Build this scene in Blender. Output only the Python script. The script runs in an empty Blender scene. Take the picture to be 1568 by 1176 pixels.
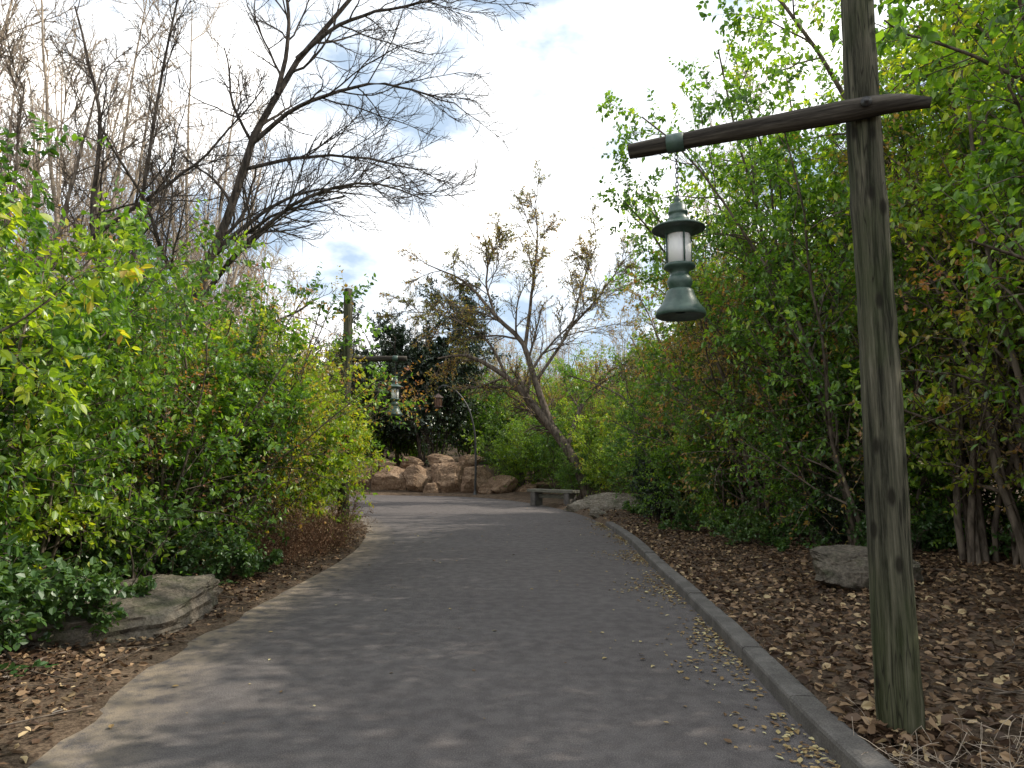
import bpy, math, numpy as np
from mathutils import Vector, noise as mnoise
R = np.random.default_rng(7)
scene = bpy.context.scene
COL = scene.collection

# ------------------------------------------------------------ helpers
def norm(v):
    return v / np.maximum(np.linalg.norm(v, axis=-1, keepdims=True), 1e-9)

def link(name, me, mats=(), parent=None, smooth=False):
    ob = bpy.data.objects.new(name, me)
    COL.objects.link(ob)
    for m in mats:
        if m.name not in [x.name for x in me.materials if x]:
            me.materials.append(m)
    if parent: ob.parent = parent
    if smooth:
        me.polygons.foreach_set('use_smooth', [True]*len(me.polygons))
    return ob

def empty(name, loc=(0,0,0), rotz=0):
    e = bpy.data.objects.new(name, None); COL.objects.link(e)
    e.location = loc; e.rotation_euler[2] = rotz; e.empty_display_size = .3
    return e

def quadmesh(name, parts, mats):
    """parts: list of (verts(N,3), quads(F,4), material index, var(F) or None, smooth)"""
    vs, fs, mi, va, sm = [], [], [], [], []
    o = 0
    for v, f, m, var, s in parts:
        vs.append(v); fs.append(f+o); o += len(v)
        mi.append(np.full(len(f), m, dtype=np.int32))
        va.append(var if var is not None else np.full(len(f), .5))
        sm.append(np.full(len(f), s, dtype=bool))
    v = np.concatenate(vs).astype(np.float32); f = np.concatenate(fs).astype(np.int32)
    me = bpy.data.meshes.new(name)
    me.vertices.add(len(v)); me.vertices.foreach_set('co', v.ravel())
    me.loops.add(f.size); me.loops.foreach_set('vertex_index', f.ravel())
    me.polygons.add(len(f))
    me.polygons.foreach_set('loop_start', np.arange(len(f), dtype=np.int32)*4)
    for m in mats: me.materials.append(m)
    me.polygons.foreach_set('material_index', np.concatenate(mi))
    me.polygons.foreach_set('use_smooth', np.concatenate(sm))
    me.update(calc_edges=True)
    a = me.attributes.new('var', 'FLOAT', 'FACE')
    a.data.foreach_set('value', np.concatenate(va).astype(np.float32))
    return me

def tubes(pts, rad, S=4):
    N, K, _ = pts.shape
    t = norm(np.gradient(pts, axis=1))
    ref = norm(R.normal(size=(N,1,3)))
    a = norm(np.cross(t, np.broadcast_to(ref, t.shape)))
    b = np.cross(t, a)
    ang = np.arange(S)*2*np.pi/S
    ring = pts[:,:,None,:] + rad[:,:,None,None]*(np.cos(ang)[None,None,:,None]*a[:,:,None,:] + np.sin(ang)[None,None,:,None]*b[:,:,None,:])
    v = ring.reshape(-1,3)
    n = np.arange(N)[:,None,None]; k = np.arange(K-1)[None,:,None]; s = np.arange(S)[None,None,:]; s2 = (s+1)%S
    base = n*K*S
    f = np.stack([base+k*S+s, base+k*S+s2, base+(k+1)*S+s2, base+(k+1)*S+s], -1).reshape(-1,4)
    return v, f

def grow(start, dirs, length, K, wander, trop):
    pts = np.zeros((len(start), K, 3)); p = start.copy(); d = dirs.copy()
    for k in range(K):
        pts[:,k] = p
        d = norm(d + wander*R.normal(size=d.shape) + np.array([0,0,trop]))
        p = p + d*(length/(K-1))[:,None]
    return pts

def sample(pts, rad, t):
    N, K, _ = pts.shape
    f = np.clip(t,0,.999)*(K-1); i = f.astype(int); w = (f-i)[...,None]
    n = np.arange(N)[:,None]
    p = pts[n,i]*(1-w)+pts[n,i+1]*w
    tan = norm(pts[n,i+1]-pts[n,i])
    r = rad[n,i]*(1-w[...,0])+rad[n,i+1]*w[...,0]
    return p, tan, r

def branch(pts, rad, L, n, t0, t1, a0, a1, lr, K, wander, trop, rr, rmin=.0035):
    N = len(pts)
    t = t0+(t1-t0)*((np.arange(n)[None,:]+R.random((N,n)))/n)
    p, tan, r = sample(pts, rad, t)
    az = norm(np.cross(tan, R.normal(size=tan.shape)))
    a = R.uniform(a0, a1, (N,n,1))
    d = np.cos(a)*tan+np.sin(a)*az
    ln = (L[:,None]*lr*(1.1-.6*t)*R.uniform(.6,1.25,(N,n))).ravel()
    P = grow(p.reshape(-1,3), d.reshape(-1,3), ln, K, wander, trop)
    r0 = np.maximum(r*rr, rmin).ravel()
    RR = r0[:,None]*np.linspace(1,.35,K)[None,:]
    return P, np.maximum(RR, rmin*.6), ln

def leafgeo(pos, d, size, wr=.5, up=.6, curl=.1):
    M = len(pos)
    n0 = np.array([0,0,1.0])+up*R.normal(size=(M,3))
    side = norm(np.cross(d, n0)); n = np.cross(side, d)
    s = size[:,None]; w = s*wr
    c = R.uniform(-.3,1,(M,1))*curl
    v = np.stack([pos,
        pos+.30*s*d+.5*w*side+.12*w*n,
        pos+.68*s*d+.40*w*side+.10*w*n,
        pos+s*d-c*s*n,
        pos+.68*s*d-.40*w*side+.10*w*n,
        pos+.30*s*d-.5*w*side+.12*w*n], 1).reshape(-1,3)
    o = np.arange(M)[:,None]*6
    f = np.concatenate([o+np.array([[0,1,2,3]]), o+np.array([[0,3,4,5]])],1).reshape(-1,4)
    return v, f

def leaves_on(pts, rad, m, size, t0=.1, droop=.25, wr=.5, up=.5):
    N = len(pts)
    t = R.uniform(t0, 1, (N,m))
    p, tan, r = sample(pts, rad, t)
    pr = norm(np.cross(tan, R.normal(size=tan.shape)))
    d = norm(tan*.5+pr*.9+np.array([0,0,-droop]))
    p = p.reshape(-1,3); d = d.reshape(-1,3)
    sz = size*R.uniform(.55,1.25,len(p))
    v, f = leafgeo(p, d, sz, wr, up)
    clump = np.repeat(R.random(N), m)
    # slow spatial drift of colour through the crown, plus twig and leaf variation
    drift = .5+.5*np.sin(p[:,0]*1.9+1.3*np.sin(p[:,2]*1.3))*np.cos(p[:,1]*1.7+p[:,2]*.9)
    var = np.clip(.3*clump+.35*R.random(len(p))+.35*drift,0,1)
    return v, f, np.repeat(var,2)

def crom(P, K):
    P = np.array(P, float); n = len(P)
    Q = np.vstack([2*P[0]-P[1], P, 2*P[-1]-P[-2]])
    seg = np.linalg.norm(np.diff(P,axis=0),axis=1); cum = np.concatenate([[0],np.cumsum(seg)])
    out = []
    for s in np.linspace(0, cum[-1], K):
        i = min(np.searchsorted(cum, s, side='right')-1, n-2)
        t = (s-cum[i])/seg[i]
        a,b,c,d = Q[i],Q[i+1],Q[i+2],Q[i+3]
        out.append(.5*((2*b)+(-a+c)*t+(2*a-5*b+4*c-d)*t*t+(-a+3*b-3*c+d)*t**3))
    return np.array(out)

# ------------------------------------------------------------ materials
def newmat(name):
    m = bpy.data.materials.new(name); m.use_nodes = True
    nt = m.node_tree; nt.nodes.clear()
    out = nt.nodes.new('ShaderNodeOutputMaterial')
    return m, nt, out
def N(nt, typ, **kw):
    n = nt.nodes.new(typ)
    for k, v in kw.items(): setattr(n, k, v)
    return n
def ramp(nt, stops, fac):
    r = N(nt,'ShaderNodeValToRGB'); cr = r.color_ramp
    while len(cr.elements) > 1: cr.elements.remove(cr.elements[-1])
    cr.elements[0].position = stops[0][0]; cr.elements[0].color = (*stops[0][1],1)
    for p, c in stops[1:]:
        e = cr.elements.new(p); e.color = (*c,1)
    nt.links.new(fac, r.inputs[0]); return r.outputs[0]
def noisetex(nt, scale, detail=4, vec=None, rough=.6, mscale=None):
    n = N(nt,'ShaderNodeTexNoise'); n.inputs['Scale'].default_value = scale
    n.inputs['Detail'].default_value = detail; n.inputs['Roughness'].default_value = rough
    if vec is None:
        vec = N(nt,'ShaderNodeTexCoord').outputs['Object']
    if mscale:
        mp = N(nt,'ShaderNodeMapping'); mp.inputs['Scale'].default_value = mscale
        nt.links.new(vec, mp.inputs[0]); vec = mp.outputs[0]
    nt.links.new(vec, n.inputs['Vector'])
    return n.outputs['Fac']
def mix(nt, f, a, b, mode='MIX'):
    m = N(nt,'ShaderNodeMix', data_type='RGBA', blend_type=mode)
    if isinstance(f,(int,float)): m.inputs[0].default_value = f
    else: nt.links.new(f, m.inputs[0])
    for i,x in ((6,a),(7,b)):
        if isinstance(x, tuple): m.inputs[i].default_value = (*x,1)
        else: nt.links.new(x, m.inputs[i])
    return m.outputs[2]
def bump(nt, h, strength, dist=.01):
    b = N(nt,'ShaderNodeBump'); b.inputs['Strength'].default_value = strength
    b.inputs['Distance'].default_value = dist
    nt.links.new(h, b.inputs['Height']); return b.outputs[0]
def princ(nt, out, col, rough=.8, nrm=None, metal=0, spec=.5):
    p = N(nt,'ShaderNodeBsdfPrincipled')
    if isinstance(col, tuple): p.inputs['Base Color'].default_value = (*col,1)
    else: nt.links.new(col, p.inputs['Base Color'])
    p.inputs['Roughness'].default_value = rough; p.inputs['Metallic'].default_value = metal
    p.inputs['Specular IOR Level'].default_value = spec
    if nrm is not None: nt.links.new(nrm, p.inputs['Normal'])
    nt.links.new(p.outputs[0], out.inputs[0]); return p

def leafmat(name, stops, trans=.45, gloss=.05, rough=.4, objvar=.25):
    m, nt, out = newmat(name)
    a = N(nt,'ShaderNodeAttribute', attribute_name='var')
    oi = N(nt,'ShaderNodeObjectInfo')
    ma = N(nt,'ShaderNodeMath', operation='MULTIPLY_ADD')
    nt.links.new(oi.outputs['Random'], ma.inputs[0]); ma.inputs[1].default_value = objvar
    sub = N(nt,'ShaderNodeMath', operation='SUBTRACT'); nt.links.new(a.outputs['Fac'], sub.inputs[0]); sub.inputs[1].default_value = objvar/2
    nt.links.new(sub.outputs[0], ma.inputs[2])
    c = ramp(nt, stops, ma.outputs[0])
    p = N(nt,'ShaderNodeBsdfDiffuse'); nt.links.new(c, p.inputs[0])
    last = p.outputs[0]
    if trans:
        t = N(nt,'ShaderNodeBsdfTranslucent')
        tc = mix(nt, 1.0, c, (2.2,2.1,.6), 'MULTIPLY'); nt.links.new(tc, t.inputs[0])
        mx = N(nt,'ShaderNodeMixShader'); mx.inputs[0].default_value = trans
        nt.links.new(last, mx.inputs[1]); nt.links.new(t.outputs[0], mx.inputs[2]); last = mx.outputs[0]
    if gloss:
        g = N(nt,'ShaderNodeBsdfGlossy'); g.inputs['Roughness'].default_value = rough; g.inputs[0].default_value = (.85,.87,.85,1)
        mx = N(nt,'ShaderNodeMixShader'); mx.inputs[0].default_value = gloss
        nt.links.new(last, mx.inputs[1]); nt.links.new(g.outputs[0], mx.inputs[2]); last = mx.outputs[0]
    nt.links.new(last, out.inputs[0]); return m

GREEN = leafmat('leaf_green', [(.1,(.022,.062,.014)),(.4,(.07,.155,.026)),(.6,(.135,.26,.034)),(.8,(.23,.36,.045)),(.97,(.42,.41,.06))], trans=.45, gloss=.05)
LIME = leafmat('leaf_lime', [(.1,(.035,.085,.016)),(.38,(.12,.21,.028)),(.6,(.24,.36,.04)),(.8,(.42,.46,.055)),(.94,(.44,.29,.07)),(1,(.30,.12,.06))], trans=.5)
OLIVE = leafmat('leaf_autumn', [(.05,(.08,.10,.025)),(.35,(.16,.17,.045)),(.55,(.30,.21,.07)),(.8,(.33,.16,.08)),(1,(.36,.12,.08))])
DARKG = leafmat('leaf_magnolia', [(0,(.010,.022,.009)),(.5,(.022,.043,.015)),(.9,(.042,.068,.02)),(1,(.10,.10,.03))], trans=0, gloss=.07, rough=.3)
IVY = leafmat('leaf_ivy', [(0,(.03,.075,.022)),(.6,(.07,.14,.035)),(1,(.14,.22,.045))], trans=.25, gloss=.05)
LITTER = leafmat('leaf_litter', [(0,(.045,.028,.02)),(.35,(.11,.067,.041)),(.65,(.19,.122,.073)),(.88,(.31,.205,.12)),(1,(.48,.37,.21))], trans=0, gloss=.02, objvar=0)
YLITTER = leafmat('leaf_fallen_yellow', [(0,(.12,.07,.04)),(.4,(.24,.16,.075)),(.8,(.36,.27,.12)),(1,(.5,.45,.25))], trans=0, gloss=.02, objvar=0)

def barkmat(name, c1, c2, c3=None, sc=14):
    m, nt, out = newmat(name)
    n = noisetex(nt, sc, 3, mscale=(1,1,.3))
    c = ramp(nt, [(.38,c1),(.58,c2)]+([(.7,c3)] if c3 else []), n)
    p = N(nt,'ShaderNodeBsdfDiffuse'); nt.links.new(c, p.inputs[0]); nt.links.new(p.outputs[0], out.inputs[0]); return m
BARK = barkmat('bark_grey_brown', (.075,.06,.048),(.18,.145,.115))
BARKL = barkmat('bark_pale_twig', (.27,.22,.17),(.50,.41,.32))
BARKD = barkmat('bark_dark', (.036,.030,.026),(.095,.079,.067))
DRY = barkmat('dry_stem', (.10,.055,.036),(.21,.12,.075))

# ------------------------------------------------------------ path geometry (metres; camera stands at the origin)
Lc = crom([(-2.0,-14,0),(-2.1,-3,0),(-2.3,1.5,0),(-2.54,3.78,0),(-2.85,5.73,0),(-2.82,7.88,0),(-2.75,11.1,0),(-2.95,13.7,0),(-3.6,17,0),(-4.8,20.1,0),(-8,25.2,0),(-13,28.3,0),(-22,31,0)], 260)
Rc = crom([(1.9,-14,0),(1.8,-3,0),(1.72,1.5,0),(1.73,3.78,0),(1.80,5.09,0),(1.93,6.82,0),(2.11,10.45,0),(2.3,14.5,0),(2.2,19.1,0),(1.6,22.9,0),(.5,26.6,0),(-1.1,29.6,0),(-3.0,31.2,0),(-7,32.4,0),(-13,34,0),(-22,37,0)], 260)
def sdist(P, C, sign):
    """signed distance outside curve C (xy)"""
    A = C[:-1,:2]; B = C[1:,:2]; D = B-A
    best = np.full(len(P), 1e9); sg = np.zeros(len(P))
    for a, d in zip(A, D):
        w = P-a; t = np.clip((w@d)/(d@d),0,1); q = w-t[:,None]*d
        ds = np.hypot(q[:,0], q[:,1]); m = ds < best
        best[m] = ds[m]; sg[m] = np.sign(d[0]*w[m,1]-d[1]*w[m,0])
    return best*sg*sign
def sstep(a,b,x):
    t = np.clip((x-a)/(b-a),0,1); return t*t*(3-2*t)
def bumps(x,y):
    return (np.sin(x*1.7+np.sin(y*1.3)*1.2)*.5+np.sin(y*2.1+x*.8)*.4+np.sin(x*4.3-y*3.1)*.22+np.sin(x*.45+y*.31)*1.2)
def gz(P):
    P = np.atleast_2d(np.array(P,float))
    dl = sdist(P, Lc, 1); dr = sdist(P, Rc, -1)
    x, y = P[:,0], P[:,1]
    bl = bumps(x*2,y*2)
    dl2 = dl+.05*bl+.05*np.sin(y*5.1+x)
    hl = -.03+.045*sstep(-.12,.12,dl2)+.09*sstep(.2,1.5,dl)+.05*np.clip(dl-1.5,0,25)
    hr = -.03+.12*sstep(.03,.22,dr)+.14*sstep(.4,3,dr)+.05*np.clip(dr-2,0,25)
    w = sstep(32.6,34.5,y)*sstep(1.2,-1.5,x)*sstep(.6,1.5,dr)
    hr = hr+w*.9
    out = np.where(dl>dr, hl, hr)
    amt = np.clip(np.maximum(dl,dr)-.4,0,1)
    hill = sstep(44,85,np.hypot(x,y))*7.5*(1+.2*np.sin(x*.06)+.15*np.sin(y*.09+1))
    return out+amt*.025*bumps(x*1.3,y*1.3)+hill

gx = np.unique(np.concatenate([-np.geomspace(12,900,30), np.arange(-12,-8,.4), np.arange(-8,9,.11), np.arange(9,13,.4), np.geomspace(13,900,30)]))
gy = np.unique(np.concatenate([-np.geomspace(14,300,12), np.arange(-14,0,.8), np.arange(0,24,.13), np.arange(24,40,.35), np.geomspace(40,1200,34)]))
GX, GY = np.meshgrid(gx, gy)
P = np.stack([GX.ravel(), GY.ravel()],1)
Z = gz(P)
nx, ny = len(gx), len(gy)
i = np.arange(nx-1)[None,:]; j = np.arange(ny-1)[:,None]
F = np.stack([j*nx+i, j*nx+i+1, (j+1)*nx+i+1, (j+1)*nx+i],-1).reshape(-1,4)
m, nt, out = newmat('soil_and_humus')
n1 = noisetex(nt, 3, 6); n2 = noisetex(nt, 40, 4)
c = ramp(nt, [(.35,(.04,.028,.02)),(.5,(.09,.063,.043)),(.65,(.15,.11,.078))], n1)
c = mix(nt, .5, c, ramp(nt, [(.4,(.03,.02,.014)),(.6,(.18,.13,.09))], n2))
princ(nt, out, c, .95, bump(nt, n2, .8, .02), spec=.1)
SOIL = m
link('ground', quadmesh('ground', [(np.column_stack([P,Z]), F, 0, None, True)], [SOIL]))

# asphalt path
cols = 28
s = np.linspace(0,1,cols)
PV = Lc[:,None,:]*(1-s)[None,:,None]+Rc[:,None,:]*s[None,:,None]
PV = PV.reshape(-1,3)
dl = -sdist(PV[:,:2], Lc, 1)
i = np.arange(cols-1)[None,:]; j = np.arange(len(Lc)-1)[:,None]
F = np.stack([j*cols+i, j*cols+i+1, (j+1)*cols+i+1, (j+1)*cols+i],-1).reshape(-1,4)
pme = quadmesh('path', [(PV, F, 0, None, True)], [])
at = pme.attributes.new('edge','FLOAT','POINT'); at.data.foreach_set('value', dl.astype(np.float32))
m, nt, out = newmat('asphalt')
big = noisetex(nt, .7, 5); fine = noisetex(nt, 120, 3); mid = noisetex(nt, 7, 6)
vor = N(nt,'ShaderNodeTexVoronoi'); vor.inputs['Scale'].default_value = 90
nt.links.new(N(nt,'ShaderNodeTexCoord').outputs['Object'], vor.inputs['Vector'])
c = ramp(nt, [(.38,(.084,.074,.073)),(.62,(.124,.111,.108))], big)
c = mix(nt, .5, c, ramp(nt, [(.38,(.045,.039,.039)),(.5,(.11,.098,.095)),(.63,(.24,.217,.205))], fine))
c = mix(nt, .3, c, ramp(nt, [(.40,(.062,.055,.054)),(.60,(.158,.142,.136))], mid))
ea = N(nt,'ShaderNodeAttribute', attribute_name='edge')
mr = N(nt,'ShaderNodeMapRange'); mr.inputs['From Min'].default_value=0; mr.inputs['From Max'].default_value=.65
mr.inputs['To Min'].default_value=1; mr.inputs['To Max'].default_value=0
nt.links.new(ea.outputs['Fac'], mr.inputs[0])
mm = N(nt,'ShaderNodeMath', operation='MULTIPLY'); nt.links.new(mr.outputs[0], mm.inputs[0]); nt.links.new(ramp(nt,[(.35,(0,0,0)),(.6,(1,1,1))],mid), mm.inputs[1])
c = mix(nt, mm.outputs[0], c, (.25,.20,.145))
princ(nt, out, c, .92, bump(nt, vor.outputs['Distance'], .5, .006), spec=.1)
pme.materials.append(m)
link('path', pme)

# kerb
m, nt, out = newmat('kerb_concrete')
n1 = noisetex(nt, 5, 6); n2 = noisetex(nt, 90, 3)
c = mix(nt, .4, ramp(nt, [(.4,(.08,.072,.066)),(.6,(.155,.142,.13))], n1), ramp(nt, [(.35,(.055,.05,.047)),(.65,(.2,.185,.17))], n2))
princ(nt, out, c, .9, bump(nt, n2, .4, .004), spec=.2)
KERB = m
Rk = Rc[(Rc[:,1]>-8)&(Rc[:,1]<19.2)]
Rk = crom(Rk[::6], 320)
tan = norm(np.gradient(Rk,axis=0)); outw = np.stack([tan[:,1],-tan[:,0],np.zeros(len(tan))],1)
prof = [(-.005,-.1),(0,.095),(.008,.112),(.025,.12),(.15,.12),(.168,.112),(.175,.09),(.178,-.1)]
parts = []
seg = 14
for k in range(0, len(Rk)-seg, seg):
    idx = np.arange(k, k+seg+1)
    pr = Rk[idx].copy()
    pr[0] += tan[idx[0]]*.004; pr[-1] -= tan[idx[-1]]*.004
    jz = R.normal()*.004; jo = R.normal()*.004
    v = np.stack([pr+outw[idx]*(a+jo)+np.array([0,0,b+jz]) for a,b in prof],1)
    K, S = v.shape[:2]; v = v.reshape(-1,3)
    a = np.arange(K-1)[:,None]; b = np.arange(S-1)[None,:]
    f = np.stack([a*S+b, a*S+b+1, (a+1)*S+b+1, (a+1)*S+b],-1).reshape(-1,4)
    caps = np.array([[0,1,6,7],[1,2,5,6],[2,3,4,5]]); caps2 = caps[:,::-1]+(K-1)*S
    parts.append((v, np.vstack([f,caps,caps2]), 0, None, False))
link('kerb', quadmesh('kerb', parts, [KERB]))

# ------------------------------------------------------------ stones
def stonemat(name, a, b, c3, sc=2.5, moss=0):
    m, nt, out = newmat(name)
    n1 = noisetex(nt, sc, 7, rough=.65); n2 = noisetex(nt, sc*10, 6)
    st = noisetex(nt, sc*1.2, 4, mscale=(.6,.6,4))
    c = ramp(nt, [(.38,a),(.5,b),(.63,c3)], n1)
    c = mix(nt, .35, c, ramp(nt, [(.4,a),(.6,c3)], st))
    c = mix(nt, .35, c, ramp(nt, [(.38,tuple(x*.4 for x in a)),(.62,c3)], n2))
    if moss:
        c = mix(nt, ramp(nt,[(.5,(0,0,0)),(.65,(moss,)*3)], noisetex(nt,3.7,5)), c, (.04,.055,.02))
    princ(nt, out, c, .92, bump(nt, n2, 1, .04), spec=.15); return m
TAN = stonemat('sandstone_tan', (.09,.052,.032),(.23,.145,.088),(.37,.265,.18), 1.3)
GREY = stonemat('stone_grey', (.07,.06,.048),(.145,.122,.096),(.25,.215,.172), 2.5, .5)
PALE = stonemat('stone_pale', (.13,.11,.085),(.24,.205,.16),(.36,.32,.265), 2.5, .5)
def boulder(dims, seed, cuts=14, rough=.035, sub=5):
    import bmesh
    rg = np.random.default_rng(seed)
    bm = bmesh.new(); bmesh.ops.create_icosphere(bm, subdivisions=sub, radius=1)
    v = np.array([q.co[:] for q in bm.verts])
    v = np.sign(v)*np.abs(v)**.6
    for k in range(cuts):
        n = norm(rg.normal(size=3)*np.array([1,1,.8])); d = rg.uniform(.62,.98)
        e = np.maximum(v@n-d,0); v = v-e[:,None]*n
    v = v/np.abs(v).max(0)
    for q, c in zip(bm.verts, v):
        w = Vector(c*1.3+seed*3.1)
        dsp = mnoise.fractal(w*1.2,1,2,4)*.06+mnoise.fractal(w*4,1,2,4)*rough
        crack = -.05*max(0,1-abs(mnoise.noise(w*1.6))*14)
        lay = .022*math.sin(c[2]*14+2*w.x)
        cc = Vector(c)*(1+dsp+lay+crack)
        q.co = Vector((cc.x*dims[0]/2, cc.y*dims[1]/2, cc.z*dims[2]/2))
    me = bpy.data.meshes.new('boulder'); bm.to_mesh(me); bm.free(); return me
def put_boulder(name, dims, loc, rot, mat, seed, parent=None, tilt=0, **kw):
    ob = link(name, boulder(dims, seed, **kw), [mat], parent, smooth=False)
    ob.location = loc; ob.rotation_euler = (tilt, tilt*.5, rot); return ob
def gz1(x,y): return float(gz([(x,y)])[0])

put_boulder('flat_stone', (1.15,2.45,.46), (-3.62,6.9,.16), math.radians(-16), GREY, 3, cuts=12, tilt=.03)
put_boulder('boulder', (1.35,.9,.62), (4.05,8.1,gz1(4.05,8.1)+.12), .2, GREY, 5, cuts=20, rough=.05)
put_boulder('stone_block', (2.9,.8,.76), (2.95,21.4,.22), math.radians(-24), PALE, 11, cuts=10)
put_boulder('stone_block', (.5,.4,.36), (2.42,19.25,.1), .3, PALE, 14, cuts=12)
wall = empty('rock_wall', (0,0,0))
rw = [(-.5,31.6,1.3,1.2,1.1,.35),(-1.75,32.3,1.5,1.2,1.6,.5),(-3.05,33.0,1.7,1.2,1.8,.6),(-4.5,33.2,1.45,1.2,1.7,.55),(-5.9,33.5,1.7,1.3,1.8,.6),
      (-7.6,33.9,1.9,1.3,1.8,.6),(-9.6,34.4,2.2,1.4,1.7,.6),(-12,35.2,2.4,1.5,1.7,.6),(-2.1,33.3,1.1,.9,.9,1.55),(-3.5,34,1.3,1,.7,1.6),(-6.5,34.6,1.4,1,.7,1.4),(-5,34.4,1.2,1,.7,1.45),(.7,31.3,1.0,.9,.7,.2),
      (-1.15,31.45,.7,.6,.7,.2),(-3.8,32.5,.7,.5,.7,.2)]
for k,(x,y,a,b,h,z) in enumerate(rw):
    put_boulder('rock', (a*1.14,b,h*1.05), (x,y,z), R.uniform(-.3,.3), TAN, 20+k, wall, R.uniform(-.06,.06), sub=5, cuts=26)

# ------------------------------------------------------------ bench
m, nt, out = newmat('bench_weathered_wood')
n = noisetex(nt, 6, 5, mscale=(1,8,8)); princ(nt, out, ramp(nt,[(.38,(.08,.08,.062)),(.62,(.19,.18,.145))],n), .85, bump(nt,n,.5))
BENCHM = m
def box(name, dims, loc, mat, parent=None, bev=.012, rot=(0,0,0)):
    import bmesh
    bm = bmesh.new(); bmesh.ops.create_cube(bm, size=1)
    for q in bm.verts: q.co = Vector((q.co.x*dims[0], q.co.y*dims[1], q.co.z*dims[2]))
    bmesh.ops.bevel(bm, geom=bm.edges[:], offset=bev, segments=2, affect='EDGES')
    me = bpy.data.meshes.new(name); bm.to_mesh(me); bm.free()
    ob = link(name, me, [mat], parent); ob.location = loc; ob.rotation_euler = rot; return ob
be = empty('park_bench', (1.42,24.0,.03), math.radians(-42))
for k in range(3): box('seat_plank', (2.0,.15,.10), (0,-.16+.16*k,.52), BENCHM, be)
box('leg_1', (.22,.44,.47), (-.74,0,.232), KERB, be); box('leg_2', (.22,.44,.47), (.74,0,.232), KERB, be)
box('stretcher', (1.24,.08,.14), (0,0,.34), BENCHM, be)

# ------------------------------------------------------------ lamp posts
m, nt, out = newmat('weathered_pole_wood')
g = noisetex(nt, 26, 6, mscale=(1,1,.05), rough=.7); big = noisetex(nt, 2.6, 6, mscale=(1,1,.5))
c = ramp(nt, [(.38,(.018,.018,.012)),(.46,(.058,.056,.038)),(.56,(.105,.098,.068)),(.66,(.18,.165,.12))], g)
c = mix(nt, ramp(nt,[(.45,(0,0,0)),(.6,(.75,.75,.75))],big), c, mix(nt, .6, c, (.055,.07,.028)))
tc = N(nt,'ShaderNodeTexCoord'); sp = N(nt,'ShaderNodeSeparateXYZ'); nt.links.new(tc.outputs['Object'], sp.inputs[0])
mr = N(nt,'ShaderNodeMapRange'); mr.inputs['From Min'].default_value=.05; mr.inputs['From Max'].default_value=1.2; mr.inputs['To Min'].default_value=.7; mr.inputs['To Max'].default_value=0
nt.links.new(sp.outputs['Z'], mr.inputs[0])
c = mix(nt, mr.outputs[0], c, mix(nt, .5, c, (.05,.062,.014)))
vz = N(nt,'ShaderNodeTexVoronoi'); vz.inputs['Scale'].default_value=6.5
mp = N(nt,'ShaderNodeMapping'); mp.inputs['Scale'].default_value=(1,1,.45); nt.links.new(tc.outputs['Object'],mp.inputs[0]); nt.links.new(mp.outputs[0], vz.inputs['Vector'])
c = mix(nt, ramp(nt,[(.10,(.85,.85,.85)),(.19,(0,0,0))],vz.outputs['Distance']), c, (.015,.013,.009))
ck = noisetex(nt, 9, 2, mscale=(1.6,1.6,.07))
c = mix(nt, ramp(nt,[(.488,(0,0,0)),(.5,(.85,.85,.85)),(.512,(0,0,0))],ck), c, (.012,.011,.008))
princ(nt, out, c, .88, bump(nt, g, 1, .03), spec=.15); POLE = m
m, nt, out = newmat('crossbar_wood')
g = noisetex(nt, 20, 6, mscale=(.06,1,1), rough=.7)
princ(nt, out, ramp(nt,[(.38,(.018,.015,.012)),(.5,(.05,.043,.034)),(.65,(.12,.105,.085))],g), .85, bump(nt,g,.9,.015), spec=.2); BAR = m
m, nt, out = newmat('green_enamel_metal')
n = noisetex(nt, 14, 5)
princ(nt, out, ramp(nt,[(.38,(.025,.055,.042)),(.62,(.058,.10,.078))],n), .42, bump(nt,n,.1,.003)); GMET = m
m, nt, out = newmat('iron_dark'); n = noisetex(nt, 30, 4)
princ(nt, out, ramp(nt,[(.3,(.03,.03,.032)),(.7,(.09,.088,.085))],n), .5, metal=.6); IRON = m
m, nt, out = newmat('frosted_glass'); n = noisetex(nt, 5, 3)
p = princ(nt, out, ramp(nt,[(.3,(.72,.72,.69)),(.7,(.86,.86,.84))],n), .25)
GLASS = m
m, nt, out = newmat('rust_copper'); n = noisetex(nt, 14, 4)
princ(nt, out, ramp(nt,[(.3,(.035,.018,.013)),(.7,(.085,.042,.026))],n), .6); RUST = m
m, nt, out = newmat('amber_glass'); princ(nt, out, (.16,.08,.05), .3); AMBER = m

def lathe(name, prof, mat, parent, loc=(0,0,0), S=32, smooth=True):
    prof = np.array(prof); ang = np.arange(S)*2*np.pi/S
    v = np.stack([prof[:,0:1]*np.cos(ang), prof[:,0:1]*np.sin(ang), np.repeat(prof[:,1:2],S,1)],-1).reshape(-1,3)
    K = len(prof); a = np.arange(K-1)[:,None]; b = np.arange(S)[None,:]; b2=(b+1)%S
    f = np.stack([a*S+b, a*S+b2, (a+1)*S+b2, (a+1)*S+b],-1).reshape(-1,4)
    me = quadmesh(name, [(v,f,0,None,smooth)], [mat])
    ob = link(name, me, [], parent); ob.location = loc
    return ob
def pipe(name, pts, rads, mat, parent=None, S=12, K=None, smooth=True):
    P = crom(pts, K) if K else np.array(pts, float)
    r = np.interp(np.linspace(0,1,len(P)), np.linspace(0,1,len(rads)), rads)
    P2 = np.vstack([P[:1], P, P[-1:]+1e-4*(P[-1:]-P[-2:-1])]); P2[0] -= 1e-4*(P[1]-P[0])
    r2 = np.concatenate([[1e-4], r, [1e-4]])
    v, f = tubes(P2[None], r2[None], S)
    return link(name, quadmesh(name, [(v,f,0,None,smooth)], [mat]), [], parent)

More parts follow.
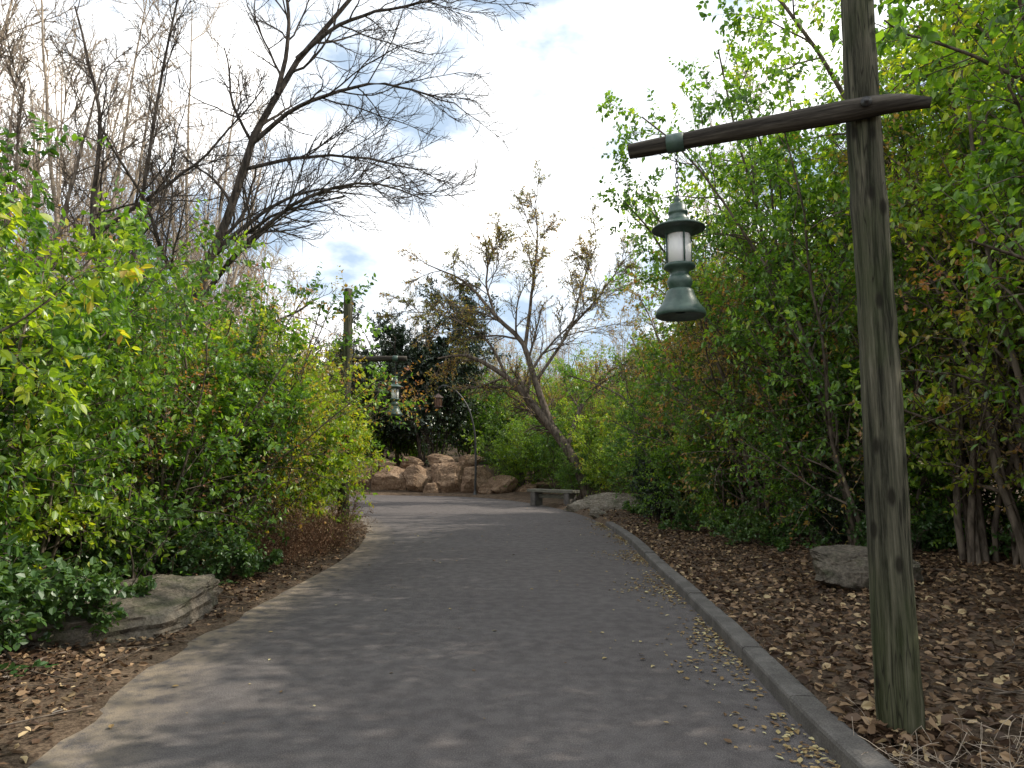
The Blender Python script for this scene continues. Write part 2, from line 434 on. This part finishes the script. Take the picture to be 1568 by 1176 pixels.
def lantern(parent, x, y, ztop, metal, glass):
    z = ztop
    lathe('cap_finial', [(.001,z),(.018,z-.01),(.022,z-.03),(.014,z-.045),(.045,z-.055),(.055,z-.075),(.056,z-.10),(.062,z-.105),(.063,z-.12),(.057,z-.125),(.06,z-.145),(.068,z-.155),(.069,z-.165)], metal, parent, (x,y,0))
    lathe('brim', [(.066,z-.162),(.085,z-.18),(.13,z-.197),(.165,z-.214),(.172,z-.222),(.168,z-.228),(.14,z-.222),(.10,z-.235),(.085,z-.262),(.02,z-.262)], metal, parent, (x,y,0))
    lathe('glass_cylinder', [(.07,z-.255),(.074,z-.26),(.076,z-.36),(.074,z-.468),(.05,z-.47)], glass, parent, (x,y,0))
    for k in range(4):
        a = k*math.pi/2+.6
        pipe('cage_bar', [(x+.083*math.cos(a),y+.083*math.sin(a),z-.25),(x+.083*math.cos(a),y+.083*math.sin(a),z-.47)], [.006,.006], metal, parent, 6)
    lathe('lower_collar', [(.05,z-.455),(.095,z-.458),(.099,z-.468),(.097,z-.482),(.07,z-.492),(.058,z-.51),(.058,z-.53),(.07,z-.54),(.078,z-.56),(.079,z-.585),(.07,z-.605),(.066,z-.62)], metal, parent, (x,y,0))
    lathe('base_bell', [(.066,z-.618),(.085,z-.63),(.09,z-.65),(.10,z-.68),(.125,z-.725),(.15,z-.755),(.158,z-.775),(.158,z-.79),(.15,z-.80),(.12,z-.785),(.03,z-.77)], metal, parent, (x,y,0))

def lamp_post(loc, rotz, H, armlen, tail, slant, hang, rb=.118, rt=.088):
    e = empty('lamp_post', loc, rotz)
    K = 46; zs = np.linspace(-.3, H, K)
    P = np.stack([.006*np.sin(zs*2.1), .006*np.cos(zs*1.7), zs],1)
    r = np.interp(zs, [0,H],[rb,rt])+.0022*R.normal(size=K)
    P = np.vstack([P,P[-1:]+[[0,0,.012]],P[-1:]+[[0,0,.014]]]); r = np.concatenate([r,[rt*.85,.001]])
    v,f = tubes(P[None], r[None], 28)
    ang = np.arctan2(v[:,1],v[:,0]); v[:,:2] *= (1+.02*np.sin(ang*5+v[:,2]*.5)+.012*np.sin(ang*11+v[:,2]*1.4))[:,None]
    link('pole', quadmesh('pole', [(v,f,0,None,True)], [POLE]), [], e)
    zb = 3.675
    pts = [(-tail,.135,zb-.045),(-tail+.05,.135,zb-.035),(-.12,.135,zb-.005),(.3,.14,zb-.004),(.8,.135,zb+.004),(armlen,.135,zb)]
    pipe('crossbar', pts, [.03,.056,.066,.064,.057,.06,.054,.055,.05], BAR, e, 14, 24)
    bo = lathe('bolt', [(.001,.0),(.028,.0),(.030,-.006),(.030,-.012),(.014,-.013),(.014,-.028),(.001,-.029)], IRON, e, (0,.135+.066,zb), 12); bo.rotation_euler=(math.pi/2,0,0)
    pipe('clamp_sleeve', [(hang-.055,.137,zb),(hang+.055,.137,zb)], [.062,.062], GMET, e, 16)
    zt = 3.31
    z = zb-.05; k = 0; cp = []
    while z > zt-.005:
        a = 0 if k%2 else math.pi/2
        th = np.linspace(0,2*np.pi,11)
        pts = [(hang+.009*math.cos(t)*math.cos(a), .137+.009*math.cos(t)*math.sin(a), z-.018+.02*math.sin(t)) for t in th]
        v,f = tubes(np.array(pts)[None], np.full((1,11),.0034), 5)
        cp.append((v,f,0,None,True)); z -= .031; k += 1
    link('chain', quadmesh('chain', cp, [IRON]), [], e)
    lantern(e, hang, .137, zt, GMET, GLASS)
    return e
near = lamp_post((2.145,3.95,0), math.atan2(.411,-.911), 5.0, 1.42, .33, .0, 1.11)
far = lamp_post((-3.36,13.75,0), math.atan2(-.05,1), 5.1, 1.2, .3, .0, .97)

# shepherd's-crook lamp
cr = empty('crook_lamp_post', (-1.75,30.9,0))
pipe('curved_post', [(.1,0,0),(.12,0,1.5),(.05,0,2.9),(-.25,0,4.0),(-.8,0,4.75),(-1.35,0,5.0),(-1.6,0,4.85)], [.055,.05,.045,.035,.03], IRON, cr, 10, 40)
lathe('base_flange', [(.16,0),(.16,.04),(.09,.08),(.06,.25)], IRON, cr, (.1,0,0), 16)
zz = 4.85
pipe('hanger', [(-1.6,0,4.86),(-1.6,0,4.6)], [.012,.012], IRON, cr, 6)
lathe('lantern_roof', [(.01,zz-.2),(.06,zz-.25),(.22,zz-.38),(.26,zz-.42),(.2,zz-.42)], RUST, cr, (-1.6,0,0), 6, False)
lathe('lantern_glass', [(.17,zz-.42),(.15,zz-.8),(.1,zz-.8)], AMBER, cr, (-1.6,0,0), 6, False)
for k in range(6):
    a = k*math.pi/3
    pipe('lantern_frame', [(-1.6+.185*math.cos(a),.185*math.sin(a),zz-.42),(-1.6+.165*math.cos(a),.165*math.sin(a),zz-.8)], [.014,.014], RUST, cr, 5)
lathe('lantern_base', [(.17,zz-.79),(.2,zz-.82),(.12,zz-.88),(.02,zz-.92)], RUST, cr, (-1.6,0,0), 6, False)

# ------------------------------------------------------------ shrubs
def shrub(name, H, nst, spread, n2, n3, m3, lsize, leaf, bark, base=.35, t2=.12, arch=-.03, twigL=.33, wr=.5, up=.5, l2=.36):
    st = np.zeros((nst,3)); a = R.uniform(0,2*np.pi,nst); rr = base*np.sqrt(R.random(nst))
    st[:,0]=rr*np.cos(a); st[:,1]=rr*np.sin(a); st[:,2]=-.1
    tilt = spread*R.uniform(.2,1.1,nst)
    d = norm(np.stack([np.cos(a)*tilt, np.sin(a)*tilt, np.ones(nst)],1))
    L1 = H*R.uniform(.6,1.18,nst)
    p1 = grow(st, d, L1, 12, .10, arch)
    r1 = (H*.007*R.uniform(.7,1.3,nst))[:,None]*np.linspace(1,.25,12)[None,:]
    p2,r2,L2 = branch(p1,r1,L1,n2,t2,1,.4,1.1,l2,8,.12,-.01,.55)
    p3,r3,L3 = branch(p2,r2,L2,n3,.12,1,.4,1.2,twigL/.36,6,.14,-.03,.5,.0025)
    parts = []
    for p,r,S in ((p1,r1,6),(p2,r2,4),(p3[:, ::2],r3[:, ::2],3)):
        v,f = tubes(p,r,S); parts.append((v,f,0,None,True))
    v,f,var = leaves_on(p3,r3,m3,lsize,wr=wr,up=up); parts.append((v,f,1,var,False))
    v,f,var = leaves_on(p2,r2,max(2,m3//2),lsize,.3,wr=wr,up=up); parts.append((v,f,1,var,False))
    v,f,var = leaves_on(p1,r1,m3,lsize,.5,wr=wr,up=up); parts.append((v,f,1,var,False))
    for q in parts:
        if q[2]==1: np.maximum(q[0][:,2], .02, out=q[0][:,2])
    return quadmesh(name, parts, [bark, leaf])

S_L = [shrub('honeysuckle', 3.5, 16, .38, 10, 8, 16, .078, g, BARK, wr=.55) for g in (LIME, GREEN, LIME, GREEN)]
S_T = [shrub('tallshrub', 8.0, 12, .24, 14, 10, 17, .10, g, BARK, base=.5, t2=.12, twigL=.25, wr=.55, l2=.3) for g in (GREEN, LIME, GREEN, GREEN)]
S_O = [shrub('autumnshrub', 4.2, 14, .34, 9, 7, 9, .06, OLIVE, BARK) for _ in range(2)]
S_TO = [shrub('tallautumn', 7.5, 12, .24, 12, 9, 9, .08, OLIVE, BARK, base=.5, t2=.14, twigL=.25, l2=.3)]
S_I = [shrub('lowivy', .9, 14, 1.1, 7, 5, 10, .06, IVY, BARK, base=.5, wr=.75) for _ in range(2)]
S_D = [shrub('drybush', 1.1, 26, .5, 8, 6, 1, .04, LITTER, DRY, base=.4) for _ in range(2)]
S_V = [shrub('evergreen', 2.0, 14, .3, 10, 7, 20, .055, DARKG, BARKD, base=.2)]
S_M = [shrub('magnolia', 9.8, 8, .19, 20, 12, 24, .18, DARKG, BARKD, base=.9, t2=.17, arch=.0, twigL=.22, wr=.42)]

def place(name, me, x, y, s=1, sz=None, rz=None, tilt=(0,0), dz=0, parent=None):
    ob = bpy.data.objects.new(name, me); COL.objects.link(ob)
    ob.location = (x,y,gz1(x,y)+dz); ob.scale = (s,s,sz or s)
    ob.rotation_euler = (tilt[0],tilt[1], R.uniform(0,6.28) if rz is None else rz)
    if parent: ob.parent = parent
    return ob

# left bank
for k,(x,y,s,sz) in enumerate([(-5.2,3.3,1.05,1.3),(-4.9,5.1,1.0,1.3),(-5.0,6.9,.95,1.1),(-4.9,8.6,.95,.98),(-4.6,10.3,1.0,1.04),(-4.3,12.0,.95,1.06),(-4.2,13.0,.85,1.03),(-5.3,14.2,1.1,1.12),
     (-6.8,4.6,1.15,1.45),(-6.8,7.2,1.1,1.3),(-6.6,9.8,1.1,1.08),(-6.4,12.4,1.2,1.1),(-7.4,15.8,1.3,1.15),(-8.8,9.5,1.4,1.2),(-9.0,13,1.4,1.2),(-9.3,17.5,1.4,1.3),(-12.5,18,1.6,1.4)]):
    place('honeysuckle_bush', S_L[(0,3,0,1,3,2)[k%6]], x, y, s, sz)
place('slender_shrub', S_T[1], -5.3, 5.3, .45, .60)
for x,y,s in [(-4.7,9.3,.9),(-5.4,11.3,1.0),(-7.6,8.4,1.05),(-5.2,12.8,.9),(-4.6,11.0,.8)]:
    place('autumn_bush', S_O[int(R.integers(2))], x, y, s)
for x,y,s in [(-4.4,5.0,1),(-4.5,6.3,1.0),(-4.7,4.0,1.2),(-4.0,9.3,.8),(-4.3,8.4,.9),(-5.2,5.8,1.3),(-5.1,7.6,1.2),(-4.1,4.3,.7)]:
    place('ivy_patch', S_I[int(R.integers(2))], x, y, s)
for x,y,s in [(-3.55,10.6,.7),(-3.4,11.6,.8),(-3.35,12.5,.8),(-3.6,13.4,.9),(-3.8,9.8,.7)]:
    place('dry_shrub', S_D[int(R.integers(2))], x, y, s)

# right bank
for k,(x,y,s,sz) in enumerate([(6.2,5.4,.9,1.0),(6.1,7.7,.85,1.0),(5.2,9.9,.8,.96),(4.7,12.3,.78,.92),(4.6,14.8,.8,.88),(4.9,17.4,.8,.84),(5.4,20,.8,.76),
     (8.3,6.5,1.05,1.1),(7.6,9.5,1.05,1.1),(7.2,12.6,1.0,1.05),(7.4,15.8,1.0,.98),(10.5,12,1.2,1.1),(8.0,3.2,.9,.95),(8.0,.2,.6,.6)]):
    place('tall_leafy_shrub', S_T[(0,1,2,3,1)[k%5]], x, y, s, sz)
for k,(x,y,s) in enumerate([(5.0,11,.75),(6.3,10,.75),(7.4,8.4,.75),(4.4,13.4,.75),(4.3,15.6,.8),(4.3,18,.8),(4.6,20.5,.8),(4.3,23,.8),(8.2,7,.8),(6.2,14.5,.9),(6.2,17.5,.9)]):
    place('understory_bush', S_L[1+2*(k%2)], x, y, s)
for k,(x,y,s) in enumerate([(5.0,15.0,1.1),(5.2,18.0,1.15),(4.8,21.5,1.0),(5.2,10.8,1.15),(4.5,12.9,1.15)]):
    place('autumn_bush', S_O[k%2], x, y, s)
place('autumn_shrub', S_TO[0], 4.6, 13.6, .75, .82); place('autumn_shrub', S_TO[0], 6.0, 8.6, .8, .9); place('autumn_shrub', S_TO[0], 4.9, 16.2, .8, .8)
place('evergreen_bush', S_V[0], 3.62, 16.8, .8, .95)
place('evergreen_bush', S_V[0], 5.0, 10.4, .6, .5)
for x,y,s in [(4.3,11.6,.9),(5.2,9.9,.9),(4.0,14.2,.9),(6.4,9.2,1),(3.9,18.6,.9),(7.2,7.9,1)]:
    place('ivy_patch', S_I[int(R.integers(2))], x, y, s)

# around the bend
place('magnolia_tree', S_M[0], -4.7, 37.0, 1.0, 1.05)
place('magnolia_tree', S_M[0], -7.4, 38.6, .9, .88)
for k,(x,y,s) in enumerate([(.6,33.0,1.1),(2.2,30.5,1.0),(4.4,28.5,1.2),(3.6,33,1.3),(-9.5,37.5,1.2),(2.6,26.2,.55),(3.9,24.8,.9),(-6,41,1.6),(-10,41,1.7),(-2.5,41,1.6),(-14,40,1.8),(0,38.5,1.4)]):
    place('honeysuckle_bush', S_L[k%4], x, y, s)
for k,(x,y,s) in enumerate([(5.8,26,.6),(1.2,36.5,.7),(4.2,37,.8),(7.5,31,.72),(11,30,.9)]):
    place('tall_leafy_shrub', S_T[k%4], x, y, s)
for k,(x,y,s) in enumerate([(5.2,28.5,.75),(4.2,31.5,.8),(2.6,34,.75),(6.6,27.5,.8),(.2,42,1.0),(-11.5,36.8,.9),(6.8,34,.9)]):
    place('autumn_shrub', S_TO[0], x, y, s)

# ------------------------------------------------------------ bare trees
def bare(name, limbs, n2, n3, n4, L2, L3, bark, leafm=None, nl=0, ls=.06, trop=.03, K=16, rm=(.012,.008,.0058), t0=.25):
    P = np.stack([crom(l[0],K) for l in limbs]); P += .02*R.normal(size=P.shape)*np.linspace(0,1,K)[None,:,None]
    r = np.stack([np.linspace(l[1],l[2],K) for l in limbs]); L = np.array([l[3] for l in limbs],float)
    parts = []; v,f = tubes(P,r,9); parts.append((v,f,0,None,True))
    p2,r2,l2 = branch(P,r,L,n2,t0,1,.35,.95,L2,9,.13,trop,.5,rm[0])
    p3,r3,l3 = branch(p2,r2,l2,n3,.15,1,.35,.95,L3,7,.13,trop,.6,rm[1])
    p4,r4,l4 = branch(p3,r3,l3,n4,.15,1,.3,.9,.55,5,.12,trop,.7,rm[2])
    for p,q,S in ((p2,r2,5),(p3,r3,4),(p4,r4,3)):
        v,f = tubes(p,q,S); parts.append((v,f,0,None,True))
    if nl:
        v,f,var = leaves_on(p4,r4,nl,ls); parts.append((v,f,1,var,False))
        v,f,var = leaves_on(p3,r3,nl,ls); parts.append((v,f,1,var,False))
    return quadmesh(name, parts, [bark]+([leafm] if leafm else []))

Y=14.0
big = [ ([(-7.6,Y,0),(-7.2,Y,2.6),(-6.6,Y,5.1),(-6.0,Y,6.8),(-5.5,Y,8.6),(-4.7,Y+.1,10.3),(-3.6,Y+.3,12),(-2.6,Y+.5,13.6)], .14,.03,5.5),
        ([(-5.55,Y,8.4),(-4.7,Y-.2,9.0),(-3.9,Y-.3,9.3),(-2.7,Y-.4,9.5),(-1.2,Y-.5,9.0)], .055,.012,4.2),
        ([(-5.1,Y,9.5),(-4.9,Y,10.6),(-5.0,Y,11.8),(-5.6,Y,13.5)], .055,.015,3.8),
        ([(-4.7,Y,10.3),(-3.8,Y-.1,11.0),(-2.6,Y,11.5),(-.6,Y,11.9)], .05,.012,4.2),
        ([(-7.0,Y,3.6),(-6.2,Y-.4,5.0),(-5.2,Y-.8,6.0),(-4.2,Y-1,6.7),(-3.0,Y-1.2,7.0),(-1.7,Y-1.3,6.6)], .07,.012,4.3),
        ([(-7.3,Y,2.4),(-8.3,Y,4.5),(-8.9,Y,6.6),(-8.9,Y,9),(-9.6,Y,11.5)], .08,.02,4.5),
        ([(-9.2,Y-.3,5.8),(-7.6,Y-.2,7.1),(-6.6,Y-.2,7.9),(-5.2,Y-.4,9.4)], .05,.012,3),
        ([(-7.9,Y-.5,3.5),(-7.4,Y-.9,6.5),(-7.0,Y-1.1,9.5),(-6.6,Y-1,12.5)], .05,.012,3.5),
        ([(-5.7,Y,7.8),(-4.6,Y+.3,8.2),(-3.4,Y+.5,8.3),(-1.9,Y+.6,8.0)], .045,.012,3.8),
        ([(-6.3,Y,6.0),(-5.3,Y+.3,7.0),(-4.5,Y+.5,7.5),(-2.9,Y+.6,7.7)], .05,.012,3.6) ]
link('bare_tree', bare('bare_tree', big, 13, 9, 7, .62, .5, BARKD, rm=(.012,.0075,.005)))

c3 = [ ([(3.0,26,0),(2.6,26,1.0),(2.0,26,2.2),(.8,26,3.7),(-.35,26,4.9),(-1.7,26,5.6),(-2.9,26,5.5)], .25,.03,4.5),
       ([(1.5,26,2.9),(.9,26,4.6),(.4,26,6.1),(-.6,26,7.1),(-1.7,26,8.4),(-3.3,26,9.2)], .15,.02,4.5),
       ([(2.1,26,2.2),(2.7,26.2,3.7),(3.6,26.2,4.7),(4.9,26.2,5.3)], .11,.02,3.5),
       ([(.5,26,5.9),(.8,26,8.3),(1.0,26,10.3),(.9,26,12)], .08,.015,4),
       ([(-.6,26,7.0),(-1.0,26,8.6),(-.6,26,10.2)], .06,.015,3.5),
       ([(.9,26,4.6),(2.2,26,6.6),(2.8,26,8.6),(3.3,26,10)], .07,.015,4),
       ([(2.0,26,6.4),(3.4,26.3,8),(4.5,26.3,9.6)], .05,.015,3.5),
       ([(-.2,26,4.8),(-1.0,25.8,6.2),(-2.6,25.6,7.1),(-4.2,25.4,7.2)], .06,.012,3.5) ]
link('vine_covered_tree', bare('vine_tree', c3, 12, 10, 8, .6, .5, BARK, OLIVE, 2, .085, trop=-.01, rm=(.018,.012,.009)))

def upright(name, H, nst, n2,n3,n4, bark, leafm=None, nl=0):
    limbs = []
    for k in range(nst):
        a = R.uniform(0,6.28); q = R.uniform(.03,.2)*H*(nst>1)+.1; h = H*R.uniform(.7,1.05)
        limbs.append(([(0.1*math.cos(a),.1*math.sin(a),-.1),(q*.35*math.cos(a)+.15*R.normal(),q*.35*math.sin(a),h*.33),(q*.7*math.cos(a)+.15*R.normal(),q*.7*math.sin(a)+.2*R.normal(),h*.66),(q*math.cos(a),q*math.sin(a),h)], .010*H/(nst**.35), .012, h*.6))
    return bare(name, limbs, n2,n3,n4,.46,.5,bark,leafm,nl,trop=.06, rm=(.015,.010,.007), ls=.08, t0=.2)
B = [upright('saplingA', 13, 4, 13,9,7, BARKL), upright('saplingB', 12, 5, 11,9,7, BARKL), upright('saplingC', 13.5, 3, 14,9,7, BARK), upright('saplingD', 11, 4, 11,8,6, BARKL, OLIVE, 1)]
for k,(x,y,s) in enumerate([(-10,15.5,.98),(-11.8,17.5,1.05),(-9.2,18.6,1.0),(-7.0,20.5,.72),(-12.5,13.5,1.05),(-14.5,19,1.15),(-11,22,1.05),(-8.4,23.5,.85),(-15.5,24,1.2),(-12.5,26,1.1),(-9.6,12.3,.95),(-14,31,1.1),(-8.2,17.0,.92),(-10.6,28,.95),(-6.6,26,.65)]):
    place('bare_sapling', B[k%4], x, y, s)
place('bare_sapling', B[0], 6.3, 20.5, .95); place('bare_sapling', B[3], 8.0, 27, .8); place('bare_sapling', B[3], 5.2, 31, .8); place('bare_sapling', B[0], -1.5, 44, .65); place('bare_sapling', B[1], 2.8, 40, .85)

wood = empty('distant_woodland')
for k in range(30):
    y = R.uniform(42,64); x = (k/29*2-1)*.85*y+R.normal()*1.5
    place('woodland_tree', B[k%4], x, y, R.uniform(.6,.85), parent=wood)
for k in range(44):
    y = R.uniform(41,60); x = (k/43*2-1)*.85*y+R.normal()*1.5
    place('woodland_undergrowth', (S_TO+S_O+S_L[1:3])[k%5], x, y, (.95 if k%5==0 else 1.7), parent=wood)

# ------------------------------------------------------------ litter
def scatter(P, zoff, size, up=.35, wr=.6):
    n = len(P); z = gz(P)+zoff
    a = R.uniform(0,2*np.pi,n)
    d = norm(np.stack([np.cos(a),np.sin(a),R.normal(size=n)*.25],1))
    sz = size*R.uniform(.5,1.3,n)
    v,f = leafgeo(np.column_stack([P,z]), d, sz, wr, up, .35)
    return (v,f,0,np.repeat(R.random(n)**1.2,2),False)
parts = []
n = 60000
P = np.column_stack([R.uniform(1.7,9.5,n), R.uniform(1.2,24,n)])
keep = (sdist(P,Rc,-1)>.17)&(R.random(n)<np.clip(1.5-P[:,1]/16,.25,1)); P = P[keep]
parts.append(scatter(P, R.uniform(.005,.045,len(P)), .075, .5))
n = 500
a = R.uniform(0,6.28,n); rr = .12+np.abs(R.normal(size=n))*.12
P = np.column_stack([2.145+rr*np.cos(a), 3.95+rr*np.sin(a)]); P = P[sdist(P,Rc,-1)>.19]
parts.append(scatter(P, .02+.06*R.random(len(P)), .08, .8))
n = 40000
P = np.column_stack([R.uniform(-7,-2,n), R.uniform(1.5,16,n)])
d = sdist(P,Lc,1); keep = (d>.0)&(R.random(n)<np.clip(.12+d*1.3,0,1)); P = P[keep]
parts.append(scatter(P, R.uniform(.003,.03,len(P)), .06, .5))
link('leaf_litter', quadmesh('leaf_litter', parts, [LITTER]))
n = 4600
yy = R.uniform(2,19,n); off = R.exponential(.14,n)*(.4+1.1*np.abs(np.sin(yy*.9)))
xi = np.interp(yy, Rc[:,1][:200], Rc[:,0][:200]); P = np.column_stack([xi-.02-off, yy])
P = P[R.random(len(P))<.55+.45*np.sin(yy*2.3)]
n2 = 150
P2 = np.column_stack([R.uniform(-2.6,1.8,n2), R.uniform(2.5,26,n2)])
Pall = np.vstack([P,P2]); Pall = Pall[(sdist(Pall,Lc,1)<-.05)&(sdist(Pall,Rc,-1)<-.01)]
q = len(Pall)
a = R.uniform(0,2*np.pi,q); d = norm(np.stack([np.cos(a),np.sin(a),R.uniform(0,.2,q)],1))
v,f = leafgeo(np.column_stack([Pall,R.uniform(.004,.014,q)]), d, .045*R.uniform(.4,1.25,q), .6, .15, .2)
v[:,2] = np.maximum(v[:,2], .003)
link('fallen_leaves', quadmesh('fallen_leaves', [(v,f,0,np.repeat(R.random(q),2),False)], [YLITTER]))

n = 260
cx = R.choice([2.35,2.55,2.0,2.9], n)+R.normal(size=n)*.12; cy = R.choice([3.5,3.3,3.65],n)+R.normal(size=n)*.12
st = np.column_stack([cx,cy,gz(np.column_stack([cx,cy]))]); dd = norm(R.normal(size=(n,3))*np.array([1,1,.2])+np.array([0,0,.8]))
p = grow(st, dd, R.uniform(.1,.28,n), 6, .12, -.12)
v,f = tubes(p, np.full((n,6),.0018), 3)
link('dry_grass', quadmesh('dry_grass', [(v,f,0,None,True)], [BARKL]))

# bare arching stems and fallen sticks on the banks
n = 16
st = np.column_stack([R.uniform(-4.6,-3.7,n), R.uniform(5.4,10,n), np.zeros(n)]); st[:,2] = gz(st[:,:2])-.05
dd = norm(R.normal(size=(n,3))*np.array([.45,.35,.1])+np.array([.1,-.1,1]))
p = grow(st, dd, R.uniform(1.2,2.8,n), 14, .13, -.045)
v,f = tubes(p, R.uniform(.006,.014,n)[:,None]*np.linspace(1,.35,14)[None,:], 6)
link('vine_stems', quadmesh('vine_stems', [(v,f,0,None,True)], [BARK]))
n = 60
st = np.column_stack([np.where(R.random(n)<.5, R.uniform(-4.5,-3.0,n), R.uniform(2.4,6,n)), R.uniform(3.2,11,n), np.zeros(n)]); st[:,2] = gz(st[:,:2])+.03
dd = norm(R.normal(size=(n,3))*np.array([1,1,.04]))
p = grow(st, dd, R.uniform(.2,.8,n), 7, .1, 0); p[:,:,2] = gz(p[:,:,:2].reshape(-1,2)).reshape(n,7)+.035
v,f = tubes(p, R.uniform(.003,.007,n)[:,None]*np.linspace(1,.5,7)[None,:], 5)
link('fallen_twigs', quadmesh('fallen_twigs', [(v,f,0,None,True)], [BARK]))

# ------------------------------------------------------------ light, sky
el, az = math.radians(44), math.radians(84)
sd = Vector((math.cos(el)*math.sin(az), math.cos(el)*math.cos(az), math.sin(el)))
sl = bpy.data.lights.new('sun','SUN'); sl.energy = 5.0; sl.angle = math.radians(.6); sl.color = (1,.93,.80)
so = bpy.data.objects.new('sun', sl); COL.objects.link(so); so.rotation_euler = (-sd).to_track_quat('-Z','Y').to_euler(); so.location = (20,10,30)
w = bpy.data.worlds.new('World'); scene.world = w; w.use_nodes = True
nt = w.node_tree; nt.nodes.clear()
out = N(nt,'ShaderNodeOutputWorld'); bg = N(nt,'ShaderNodeBackground'); bg.inputs[1].default_value = .15
sky = N(nt,'ShaderNodeTexSky', sky_type='NISHITA'); sky.sun_disc = False; sky.sun_elevation = el; sky.sun_rotation = az; sky.dust_density = 1
tc = N(nt,'ShaderNodeTexCoord')
n1 = noisetex(nt, 2.6, 7, tc.outputs['Generated'], .55, (1,1,2.0))
cl = ramp(nt, [(.445,(0,0,0)),(.63,(1,1,1))], n1)
sb = mix(nt, .75, sky.outputs[0], (4.7,5.9,7.3))
c = mix(nt, cl, sb, (16.5,16.1,15.4))
nt.links.new(c, bg.inputs[0]); nt.links.new(bg.outputs[0], out.inputs[0])

cam = bpy.data.cameras.new('camera'); cam.lens = 24; cam.sensor_width = 36; cam.clip_end = 3000; cam.clip_start=.05
co = bpy.data.objects.new('camera', cam); COL.objects.link(co)
co.location = (0,0,1.6); co.rotation_euler = (math.radians(90+6.4),0,0)
scene.camera = co
scene.view_settings.view_transform = 'Standard'; scene.view_settings.look = 'None'; scene.view_settings.exposure = 0
